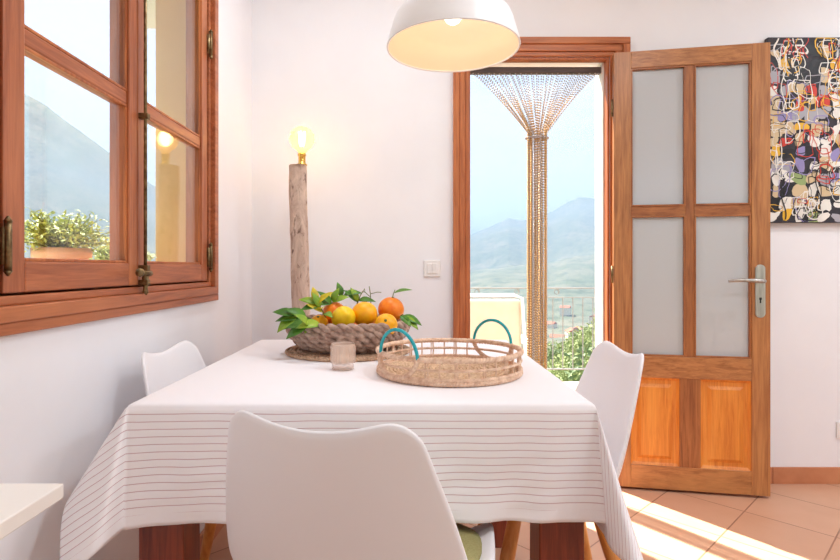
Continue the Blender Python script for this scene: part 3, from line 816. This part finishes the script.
# extra fine twigs at centre
q = MB(); xx, zz, yy = (371-VX)/F*1.8, CH-(303-VY)/F*1.8, 1.8
q.tube([(xx,yy,zz-.01),(xx-.002,yy,zz+.03),(xx-.006,yy,zz+.055)], .0014, 6).tube([(xx-.002,yy,zz+.03),(xx+.02,yy,zz+.036),(xx+.034,yy,zz+.035)], .0012, 6)
q.tube([(xx-.002,yy,zz+.02),(xx-.02,yy,zz+.036),(xx-.03,yy,zz+.038)], .0012, 6).tube([(xx-.02,yy,zz+.036),(xx-.022,yy,zz+.048)], .001, 6)
tag(rebase(q.build('bare_twig', M['twig'], smooth=True), (xx,yy,zz)), 'bare branching green twig poking up behind the golden orange', 'twig')

# candle glass
cxx, cyy = (343-VX)/F*1.487, 1.487
t = thing('candle_holder', (cxx,cyy,TS), 'small ribbed amber glass candle holder in front of the fruit bowl', 'candle holder')
b = MB()
def cg(a, c):
    prof_ = [(.0,.0),(.026,0),(.030,.002),(.031,.016),(.0335,.019),(.0335,.067),(.032,.070),(.0305,.068),(.0305,.022),(.027,.018),(0,.016)]
    q_ = a*(len(prof_)-1); i = min(int(q_), len(prof_)-2); f = q_-i
    r_ = prof_[i][0]*(1-f)+prof_[i+1][0]*f; z_ = prof_[i][1]*(1-f)+prof_[i+1][1]*f
    th = 2*math.pi*c
    if .019 <= z_ <= .062 and a < .55: r_ += .0007*math.cos(th*26)
    return Vector((cxx+r_*math.cos(th), cyy+r_*math.sin(th), TS+z_))
b.grid(cg, 40, 156); b.build('glass_cup', M['ribglass'], t, smooth=True)
MB().lathe([(0,.0185),(.0265,.0195),(.029,.024),(.029,.034),(0,.034)], (cxx,cyy,TS), 28).build('candle', M['wax'], t, smooth=True)
MB().tube([(cxx,cyy,TS+.034),(cxx+.001,cyy,TS+.041)], .0009, 6).build('wick', M['black'], t)

# tray basket
TC = (.1085, 1.443); TR = .186
t = thing('tray_basket', (*TC, TS), 'round straw tray basket with open lattice side and teal loop handles', 'basket')
hA = [R(222), R(42)]; half = math.asin(.068/TR)
def arc(a0, a1, r_, z_, n_=60): return [(TC[0]+r_*math.cos(a0+(a1-a0)*i/n_), TC[1]+r_*math.sin(a0+(a1-a0)*i/n_), z_) for i in range(n_+1)]
b = MB().lathe([(0,.001),(TR-.006,.001),(TR-.006,.007),(0,.007)], (*TC, TS), 64)
k = 0; r = TR-.012
while r > .01:
    rope(b, circ(TC, r, TS+.008, 48), .0018, .0024, .016, 4, sub=6, hand=1 if k % 2 else -1); r -= .0095; k += 1
b.build('woven_base', M['straw_dk'], t, smooth=True)
b = MB()
rope(b, circ(TC, TR, TS+.0065), .0028, .0042, .018, 6, sub=7)
rope(b, circ(TC, TR+.001, TS+.0145), .002, .003, .014, 6, sub=7)
b.build('bottom_rim', M['straw'], t, smooth=True)
RZ = TS+.060
b = MB(); b2 = MB()
for i in range(2):
    a0 = hA[i]+half; a1 = hA[(i+1) % 2]-half+(2*math.pi if i == 1 else 0)
    if a1 < a0: a1 += 2*math.pi
    rope(b, arc(a0, a1, TR+.002, RZ), .0028, .0042, .018, 6, closed=False, sub=7)
    rope(b2, arc(a0+.05, a1-.05, TR+.001, TS+.037), .0016, .0022, .014, 5, closed=False, sub=6)
b.build('top_rim', M['straw'], t, smooth=True)
NSt = 34
for i in range(NSt):
    a = 2*math.pi*(i+.5)/NSt
    if min(abs((a-h+math.pi) % (2*math.pi)-math.pi) for h in hA) < half*.95: continue
    p0 = Vector((TC[0]+TR*math.cos(a), TC[1]+TR*math.sin(a), TS+.008)); p1 = p0+Vector((math.cos(a)*.001, math.sin(a)*.001, .052))
    b2.tube([p0, p0.lerp(p1,.5)+Vector((rnd.uniform(-.002,.002),rnd.uniform(-.002,.002),0)), p1], .0021, 6)
    if i % 2: 
        tn = Vector((-math.sin(a), math.cos(a), 0))*.006; b2.tube([p0+tn, p1+tn*.8], .0017, 5)
b2.build('side_lattice', M['straw'], t, smooth=True)
for h in hA:
    c = Vector((TC[0]+(TR*math.cos(half)+.004)*math.cos(h), TC[1]+(TR*math.cos(half)+.004)*math.sin(h), RZ)); tn = Vector((-math.sin(h), math.cos(h), 0)); on = Vector((math.cos(h), math.sin(h), 0))
    lean = on*.10
    up = [c+tn*(.068*math.cos(a))+(Vector((0,0,1))+lean*.6)*(.066*math.sin(a)) for a in [math.pi*i/24 for i in range(25)]]
    hd = MB().tube(up, .0042, 10).build('loop_handle', M['teal'], t, smooth=True)
    lwp = [c+tn*(.068*math.cos(a))+Vector((0,0,1))*(.050*math.sin(a))+on*(-math.sin(a)*.012) for a in [math.pi+math.pi*i/16 for i in range(17)]]
    q = MB(); rope(q, lwp, .0025, .0042, .016, 6, closed=False, sub=7); q.tube(lwp, .004, 6)
    q.build('handle_wrap', M['straw'], t, smooth=True)

# ------------------------------------------------------------------ wall shelf bottom-left
t = thing('wall_shelf', (WL, .3, .72), 'white shelf top jutting from the left wall in the bottom left corner', 'shelf')
MB().box(WL, -.496, -.35, .786, .698, .72).build('shelf_board', M['desk'], t, bevel=.002)
for y_ in (-.25, .25):
    MB().box(WL, WL+.02, y_, y_+.03, .55, .698).box(WL+.02, WL+.18, y_, y_+.03, .68, .698).build('bracket', M['desk'], t, bevel=.002)

# ------------------------------------------------------------------ painting
PX0 = 1.705; PX1 = 2.62; PZ1 = CH+(268-40)/F*WB; PZ0 = CH+(268-223)/F*WB
t = thing('abstract_painting', (PX0, WB, PZ0), 'colourful abstract painting of white, black, red and yellow scrawls behind the open door', 'painting')
MB().box(PX0, PX1, WB-.03, WB-.003, PZ0, PZ1).build('canvas', simple('canvas_ground', srgb(60,56,62), srgb(44,42,50), 6, rough=.7), t)
cols = [srgb(28,26,30), srgb(238,234,226), srgb(232,180,50), srgb(206,58,42), srgb(60,120,190), srgb(170,168,176), srgb(214,190,150), srgb(150,170,110), srgb(150,140,190)]
pm = [simple('paint_%s' % nm, c, rough=.55) for nm, c in zip('black white yellow red blue grey sand green lilac'.split(), cols)]
b = MB(); pr = random.Random(21); yy = WB-.0304
cell = .06; nx = int((PX1-PX0)/cell); nz = int((PZ1-PZ0)/cell)
lay = 0
def blob(cx, cz, rx, rz, ci, n=14, ring=None):
    global lay
    lay += 1; y_ = yy-.000004*lay; b.cur = ci
    ph = pr.uniform(0,6.28); out = []
    for k in range(n):
        a = 2*math.pi*k/n; q = 1+.22*math.sin(2*a+ph)+.12*math.sin(3*a+ph*2)
        e = 1/max(abs(math.cos(a)),abs(math.sin(a)))**.6
        x_ = min(max(cx+rx*q*e*math.cos(a), PX0+.002), PX1-.002); z_ = min(max(cz+rz*q*e*math.sin(a), PZ0+.002), PZ1-.002)
        out.append((x_, y_, z_))
    if ring is None:
        b.add(out+[(cx,y_,cz)], [(k,(k+1) % n,n) for k in range(n)])
    else:
        inn = [(cx+(p[0]-cx)*(1-ring/max(rx,.01)), y_, cz+(p[2]-cz)*(1-ring/max(rz,.01))) for p in out]
        b.add(out+inn, [(k,(k+1) % n,n+(k+1) % n,n+k) for k in range(n)])
for iz in range(nz+1):
    for ix in range(nx+1):
        cx = PX0+(ix+.5+pr.uniform(-.2,.2))*cell; cz = PZ0+(iz+.5+pr.uniform(-.2,.2))*cell
        if cx > PX1-.02 or cz > PZ1-.02: continue
        hz_ = iz/nz
        pal = [0,0,0,1,5,0,2,6] if hz_ > .78 else [2,1,6,5,1,8,1,0,6,6,3,5] if hz_ > .35 else [1,6,5,1,6,1,7,8,4,0,1,5,2]
        blob(cx, cz, cell*pr.uniform(.3,.62), cell*pr.uniform(.3,.62), pr.choice(pal))
for k in range(330):
    cx = pr.uniform(PX0+.02, PX1-.02); cz = pr.uniform(PZ0+.02, PZ1-.02)
    up_ = (cz-PZ0)/(PZ1-PZ0) > .72
    blob(cx, cz, pr.uniform(.012,.046), pr.uniform(.014,.06), pr.choice([1,1,1,2,3,5] if up_ else [1,0,0,1,3,0,2,8]), 16, ring=pr.uniform(.0025,.005))
for k in range(60):
    cx = pr.uniform(PX0+.02, PX1-.02); z1 = pr.uniform(PZ0+.1, PZ1-.01) if k % 2 else PZ1-.005; L_ = pr.uniform(.04,.2)
    lay += 1; y_ = yy-.000004*lay; b.cur = pr.choice([1,1,2,3,0,1]); vs = []; w_ = pr.uniform(.0018,.0032)
    ph = pr.uniform(0,6); n = 12
    for i in range(n+1):
        x_ = min(max(cx+.012*math.sin(ph+i*.5), PX0+.004), PX1-.004); z_ = max(z1-L_*i/n, PZ0+.003); vs += [(x_-w_,y_,z_),(x_+w_,y_,z_)]
    b.add(vs, [(2*i,2*i+1,2*i+3,2*i+2) for i in range(n)])
b.build('painted_scrawl', pm, t)

# ------------------------------------------------------------------ outside
st('balcony_floor', MB().box(-.6, 2.6, WB+WT, 5.05, -.17, -.02), M['balcony'])
RYy = 4.93; rz1 = CH-(288-VY)/F*RYy; rz0 = CH-(369-VY)/F*RYy; rzm = CH-(294-VY)/F*RYy
t = thing('balcony_railing', (1, RYy, -.02), 'thin grey iron balcony railing with scrolls under the top rail', 'railing')
MB().box(-.6, 2.6, RYy-.018, RYy+.018, rz1-.006, rz1+.006).build('top_rail', M['rail'], t, bevel=.002)
MB().box(-.6, 2.6, RYy-.008, RYy+.008, rzm-.005-.03, rzm+.003-.03).build('middle_rail', M['rail'], t)
MB().box(-.6, 2.6, RYy-.010, RYy+.010, rz0-.006, rz0+.006).build('bottom_rail', M['rail'], t)
x = -.5; k = 0
while x < 2.55:
    MB().tube([(x,RYy,rz0),(x,RYy,rzm-.03)], .005, 6).build('baluster', M['rail'], t); x += .0905
for x in [(477-VX)/F*RYy+.36*q for q in range(-2,5)]:
    pts = []
    for i in range(26):
        a = i/25*2.2*math.pi*1.25; r_ = .026*(1-.0*i/25); pts.append((x+.026*math.sin(a)*(1-i/60), RYy, rz1-.034+.026*math.cos(a)*(1-i/60)))
    MB().tube(pts, .0035, 5).build('scroll', M['rail'], t, smooth=True)
for x in (-.58, 2.58): MB().box(x-.015, x+.015, RYy-.015, RYy+.015, -.02, rz1).build('post', M['rail'], t)
# outdoor lounge chair (cream)
OY = 3.55
cx1 = (524-VX)/F*OY; t = thing('patio_chair', (cx1-.33, OY+.3, -.02), 'cream cushioned patio armchair on the balcony outside the door', 'chair')
zt_ = CH-(295-VY)/F*OY
def pb(a, c, x0, x1, y0, y1, z0, z1): pass
MB().box(cx1-.66, cx1-.012, OY, OY+.09, .34, zt_-.03).build('backrest', M['cream'], t, bevel=.03, bseg=4)
q = MB().tube([(cx1-.67,OY-.012,.0),(cx1-.67,OY-.012,zt_-.02),(cx1-.62,OY-.012,zt_),(cx1-.07,OY-.012,zt_),(cx1-.015,OY-.012,zt_-.02),(cx1+.01,OY-.012,.4),(cx1+.03,OY-.012,-.02)], .011, 8); q.build('frame', M['ext_white'], t, smooth=True)
MB().box(cx1-.64, cx1-.03, OY+.09, OY+.62, .26, .40).build('seat_cushion', M['cream'], t, bevel=.03, bseg=4)
MB().box(cx1-.67, cx1, OY+.01, OY+.64, .20, .26).build('seat_base', M['ext_white'], t, bevel=.01)
for (x_, y_) in ((cx1-.65,OY+.03),(cx1-.02,OY+.03),(cx1-.65,OY+.62),(cx1-.02,OY+.62)): MB().tube([(x_,y_,-.02),(x_,y_,.20)], .014, 8).build('leg', M['ext_white'], t, smooth=True)
for x_ in (cx1-.70, cx1+.03): MB().box(x_-.02, x_+.02, OY+.02, OY+.60, .52, .56).box(x_-.012, x_+.012, OY+.56, OY+.58, -.02, .52).build('armrest', M['ext_white'], t, bevel=.006)

# pots on the outside sill
def potted(px, Y, xw, pr_, ph_, label, seed, fr_):
    x = xw; t = thing('potted_plant', (x, Y, .945), label, 'potted plant')
    MB().lathe([(0,0),(pr_*.72,0),(pr_*.95,ph_-.03),(pr_*.96,ph_-.028),(pr_*1.06,ph_-.028),(pr_*1.08,ph_),(pr_*.96,ph_),(pr_*.92,ph_-.02),(0,ph_-.02)], (x,Y,.945), 32).build('pot', M['pot'], t, smooth=True)
    g = random.Random(seed); b = MB(); s = MB()
    c = Vector((x, Y, .945+ph_+.02))
    for k in range(110):
        a = g.uniform(0,6.28); e = g.uniform(.30,1.35); L_ = fr_*g.uniform(.7,1.05)
        d = Vector((math.cos(a)*math.cos(e)*1.1, math.sin(a)*math.cos(e)*1.1, math.sin(e)*.85))
        base = Vector((x,Y,.945+ph_-.02)); tip = base+d*L_
        s.tube([base, base.lerp(tip,.6)+Vector((0,0,.01)), tip], .0012, 4)
        for q in range(16):
            p = base.lerp(tip, g.uniform(.45,1.05))+Vector((g.gauss(0,.010),g.gauss(0,.010),g.gauss(0,.008)))
            b.leaf(p, (g.uniform(-1,1),g.uniform(-1,1),g.uniform(-.3,1)), (g.uniform(-.5,.5),g.uniform(-.5,.5),1), g.uniform(.014,.024), .008, .2, 2)
    s.build('stems', M['twig'], t); b.build('foliage', M['plant'], t)
potted(0, 1.60, -1.015, .072, .143, 'leafy green plant in a terracotta pot on the outer window sill', 3, .150)
potted(0, 1.98, -1.045, .05, .10, 'smaller leafy plant beside the reveal at the right end of the outer sill', 5, .115)

# terrain: one hillside mesh right round the house
RID = [(-180,.05),(-90,.10),(-60,.18),(-48,.24),(-42,.235),(-38.5,.225),(-35.0,.215),(-33.5,.208),(-31,.185),(-28.5,.160),(-26,.13),(-24,.115),(-15,.08),(-4,.055),(4,.050),(6.7,.062),(9,.078),(10.5,.090),(11.8,.086),(13,.090),(15,.100),(16.2,.112),(17.5,.118),(18.8,.114),(20.5,.100),(24,.088),(35,.07),(60,.06),(180,.05)]
def ridge(az):
    for (a0,h0),(a1,h1) in zip(RID, RID[1:]):
        if a0 <= az <= a1: return h0+(h1-h0)*(az-a0)/(a1-a0)
    return .05
radii = [7,10,14,20,28,40,55,75,100,140,200,280,400,550,750,1000,1200,1400,1600,1800,2000,2150,2300,2450,2600,2750,2900,3050,3200,3500,4200]
azs = [-180+i*4 for i in range(30)]+[-60+i*.4 for i in range(100)]+[-20+i*.3 for i in range(54)]+[-3.8+i*.22 for i in range(150)]+[29.2+i*3.6 for i in range(42)]
def th_(r, az):
    a = R(az); x = r*math.sin(a); y = r*math.cos(a)
    RR = 2600.0
    near = -6.0-.12*r if r < 500 else -60
    hillr = max(0, min(1.3, (az-13)/6)) * max(0, min(1,(60-az)/20))   # shoulder rising on the right
    near = near + hillr*(min(r,60)*.06+1.6) if r < 500 else near
    if r <= 400: z = max(near, -60)
    else:
        z0 = -60; top = ridge(az)*RR/max(math.cos(a), .6 if abs(az) > 53 else .1)*1.0+1
        t = (r-400)/(RR-400)
        if t <= 1: z = z0+(top-z0)*(t**1.7)
        else: z = top-(t-1)*400
    n = fractal(Vector((x*.0022, y*.0022, 3.1)), 1.0, 2.0, 6)
    amp = min(90, max(0, r-300)*.09)
    if abs(r-RR) < 130: amp = 14
    if r > 400: z += n*amp*(.8)
    else: z += .6*pnoise(Vector((x*.06,y*.06,0)))
    return Vector((x,y,z))
b = MB()
azs.append(180.0)
for az in azs:
    for r in radii: b.v.append(tuple(th_(r, az)))
nr = len(radii)
b.f = [(i*nr+j, i*nr+j+1, (i+1)*nr+j+1, (i+1)*nr+j) for i in range(len(azs)-1) for j in range(nr-1)]; b.mi = [0]*len(b.f)
st('hills', b, M['terrain'], smooth=True)
# trees on the slope to the right
def tree_proto(seed, mat):
    g = random.Random(seed)
    t = thing('hillside_tree', (0,0,0), 'tree', 'tree', 'leafy trees on the slope below the balcony')
    MB().tube([(0,0,-.5),(.05,0,1.2),(0,.1,2.2)], [.14,.11,.07], 8).build('trunk', M['bark'], t, smooth=True)
    b = MB(); cl = [(Vector((g.uniform(-1.1,1.1), g.uniform(-1.1,1.1), 2.0+g.uniform(-.7,1.3))), g.uniform(.5,.95)) for _ in range(13)]
    for c, r_ in cl:
        for k in range(150):
            d = Vector((g.gauss(0,1),g.gauss(0,1),g.gauss(0,1))).normalized(); p = c+d*r_*g.uniform(.75,1.08)
            b.leaf(p, d+Vector((g.uniform(-1,1),g.uniform(-1,1),g.uniform(-1,1))), d, g.uniform(.16,.28), .14, .1, 2)
    b.build('crown', mat, t)
    return t
protos = [tree_proto(1, M['tree1']), tree_proto(2, M['tree2']), tree_proto(3, M['tree1'])]
g = random.Random(11); used = [False]*3; n = 0
spots = []
for rr, a0, a1, k in ((17,13.0,24,3),(23,11.5,24,4),(31,11,24,6),(42,11.5,25,8),(56,13,25,9),(74,15,25,8)):
    for i in range(k): spots.append((rr*g.uniform(.93,1.07), a0+(a1-a0)*(i+g.uniform(.2,.8))/k))
for (rr, az) in spots:
    k = g.randrange(3)
    o = protos[k] if not used[k] else copy_tree(protos[k]); used[k] = True
    p = th_(rr, az); sc = g.uniform(.7,1.15)*(1 if rr > 25 else .75)
    o.location = p; o.scale = (sc,sc,sc*g.uniform(.85,1.1)); o.rotation_euler = (0,0,g.uniform(0,6))
    o['label'] = 'leafy green tree on the slope seen below the balcony rail'
# village houses in the valley
def house_proto():
    t = thing('village_house', (0,0,0), 'house', 'house', 'small pale houses in the valley')
    MB().box(-5,5,-4,4,-3,5).build('walls', M['house_wall'], t)
    MB().add([(-5.4,-4.4,5),(5.4,-4.4,5),(5.4,4.4,5),(-5.4,4.4,5),(-5.4,0,7.2),(5.4,0,7.2)], [(0,1,5,4),(2,3,4,5),(1,2,5),(3,0,4),(0,3,2,1)]).build('roof', M['roof'], t)
    q = MB()
    for x in (-3,0,3): q.box(x-.5,x+.5,-4.05,-3.95,1,2.6)
    q.build('window', M['black'], t)
    return t
hp = house_proto(); first = True
for (az, rr) in ((7.3,430),(8.2,520),(8.8,380),(9.6,600),(14.6,520),(15.3,440),(16.1,600),(17.2,500),(18.1,420),(18.9,560),(10.4,480),(16.8,380),(7.8,640)):
    o = hp if first else copy_tree(hp); first = False
    o.location = th_(rr, az)+Vector((0,0,2)); o.rotation_euler = (0,0,g.uniform(0,3)); o['label'] = 'tiny pale house in the hazy valley beyond the balcony'
# haze in the valley air: real scattering volume
HAZE = True
if HAZE:
    m = bpy.data.materials.new('valley_haze'); m.use_nodes = True; n = m.node_tree; n.nodes.clear()
    o_ = n.nodes.new('ShaderNodeOutputMaterial'); v = n.nodes.new('ShaderNodeVolumeScatter')
    v.inputs['Color'].default_value = (.36,.50,.68,1); v.inputs['Density'].default_value = .00062; v.inputs['Anisotropy'].default_value = .0
    ab = n.nodes.new('ShaderNodeVolumeAbsorption'); ab.inputs['Color'].default_value = (.36,.50,.68,1); ab.inputs['Density'].default_value = .00062
    ad = n.nodes.new('ShaderNodeAddShader'); n.links.new(v.outputs[0], ad.inputs[0]); n.links.new(ab.outputs[0], ad.inputs[1])
    n.links.new(ad.outputs[0], o_.inputs['Volume']); m.cycles.homogeneous_volume = True
    h = MB().box(-4300, 4300, 90, 4300, -400, 270).build('valley_haze', m); tag(h, 'pale blue haze filling the valley in front of the mountains', 'haze', kind='stuff')

# ------------------------------------------------------------------ light
w = bpy.data.worlds.new('sky'); scene.world = w; w.use_nodes = True; n = w.node_tree
bg = n.nodes['Background']; sk = n.nodes.new('ShaderNodeTexSky'); sk.sky_type = 'NISHITA'
SEL = R(55); sdx, sdy = -.59, .807
sk.sun_disc = False; sk.sun_elevation = SEL; sk.sun_rotation = math.atan2(sdx, sdy); sk.air_density = 1.0; sk.dust_density = 1.5; sk.altitude = 300
tc = n.nodes.new('ShaderNodeTexCoord'); mp = n.nodes.new('ShaderNodeMapping'); mp.inputs['Scale'].default_value = (1,1,3.0)
no = n.nodes.new('ShaderNodeTexNoise'); no.inputs['Scale'].default_value = 2.2; no.inputs['Detail'].default_value = 7; no.inputs['Roughness'].default_value = .55
n.links.new(tc.outputs['Generated'], mp.inputs[0]); n.links.new(mp.outputs[0], no.inputs[0])
fac = ramp(n, no.outputs[0], .30, .70)
n.links.new(mixc(n, fac, sk.outputs[0], (3.9,4.0,4.1,1)), bg.inputs[0])
bg.inputs[1].default_value = .27
S_ = bpy.data.lights.new('sun','SUN'); S_.energy = 15; S_.angle = R(.6); S_.color = (1,.95,.86)
so_ = bpy.data.objects.new('sun', S_); col.objects.link(so_)
dirv = Vector((sdx*math.cos(SEL), sdy*math.cos(SEL), math.sin(SEL)))
so_.rotation_euler = dirv.to_track_quat('Z','Y').to_euler()
# area lights with disc housings, added above the view to brighten the interior
for i, (x, y) in enumerate(((1.0,.9),(2.5,1.6),(2.4,-.3),(-.15,1.75))):
    t = thing('added_fill_light', (x,y,CZ), 'round white ceiling fill light added out of view', 'lamp', 'unseen ceiling fill lights added to brighten the room')
    MB().lathe([(0,-.03),(.17,-.03),(.18,-.02),(.18,0),(0,0)], (x,y,CZ), 32).build('fill_housing', M['shade_out'], t)
    L = bpy.data.lights.new('ceiling_fill','AREA'); L.shape = 'DISK'; L.size = .32; L.energy = 7 if x < 0 else 14; L.color = (.84,.93,1)
    lo = bpy.data.objects.new('ceiling_fill', L); col.objects.link(lo); lo.location = (x,y,CZ-.035)

# ------------------------------------------------------------------ camera
cam = bpy.data.cameras.new('camera'); cam.sensor_width = 36; cam.lens = F/840*36
cam.shift_x = (420-VX)/840; cam.shift_y = -(280-VY)/840; cam.clip_end = 10000; cam.clip_start = .02
co = bpy.data.objects.new('camera', cam); col.objects.link(co); co.location = (0,0,CH); co.rotation_euler = (R(90),0,0)
scene.camera = co
for o in bpy.data.objects:
    if '_w' in o: del o['_w']
vs2 = scene.view_settings; vs2.view_transform = 'Standard'; vs2.look = 'None'; vs2.gamma = 1; vs2.use_curve_mapping = False
vs2.exposure = .26
cy = scene.cycles
cy.use_denoising = True; cy.max_bounces = 12; cy.diffuse_bounces = 7; cy.glossy_bounces = 4; cy.transmission_bounces = 8; cy.transparent_max_bounces = 16; cy.volume_bounces = 0
cy.sample_clamp_indirect = 8; cy.caustics_reflective = False; cy.caustics_refractive = False
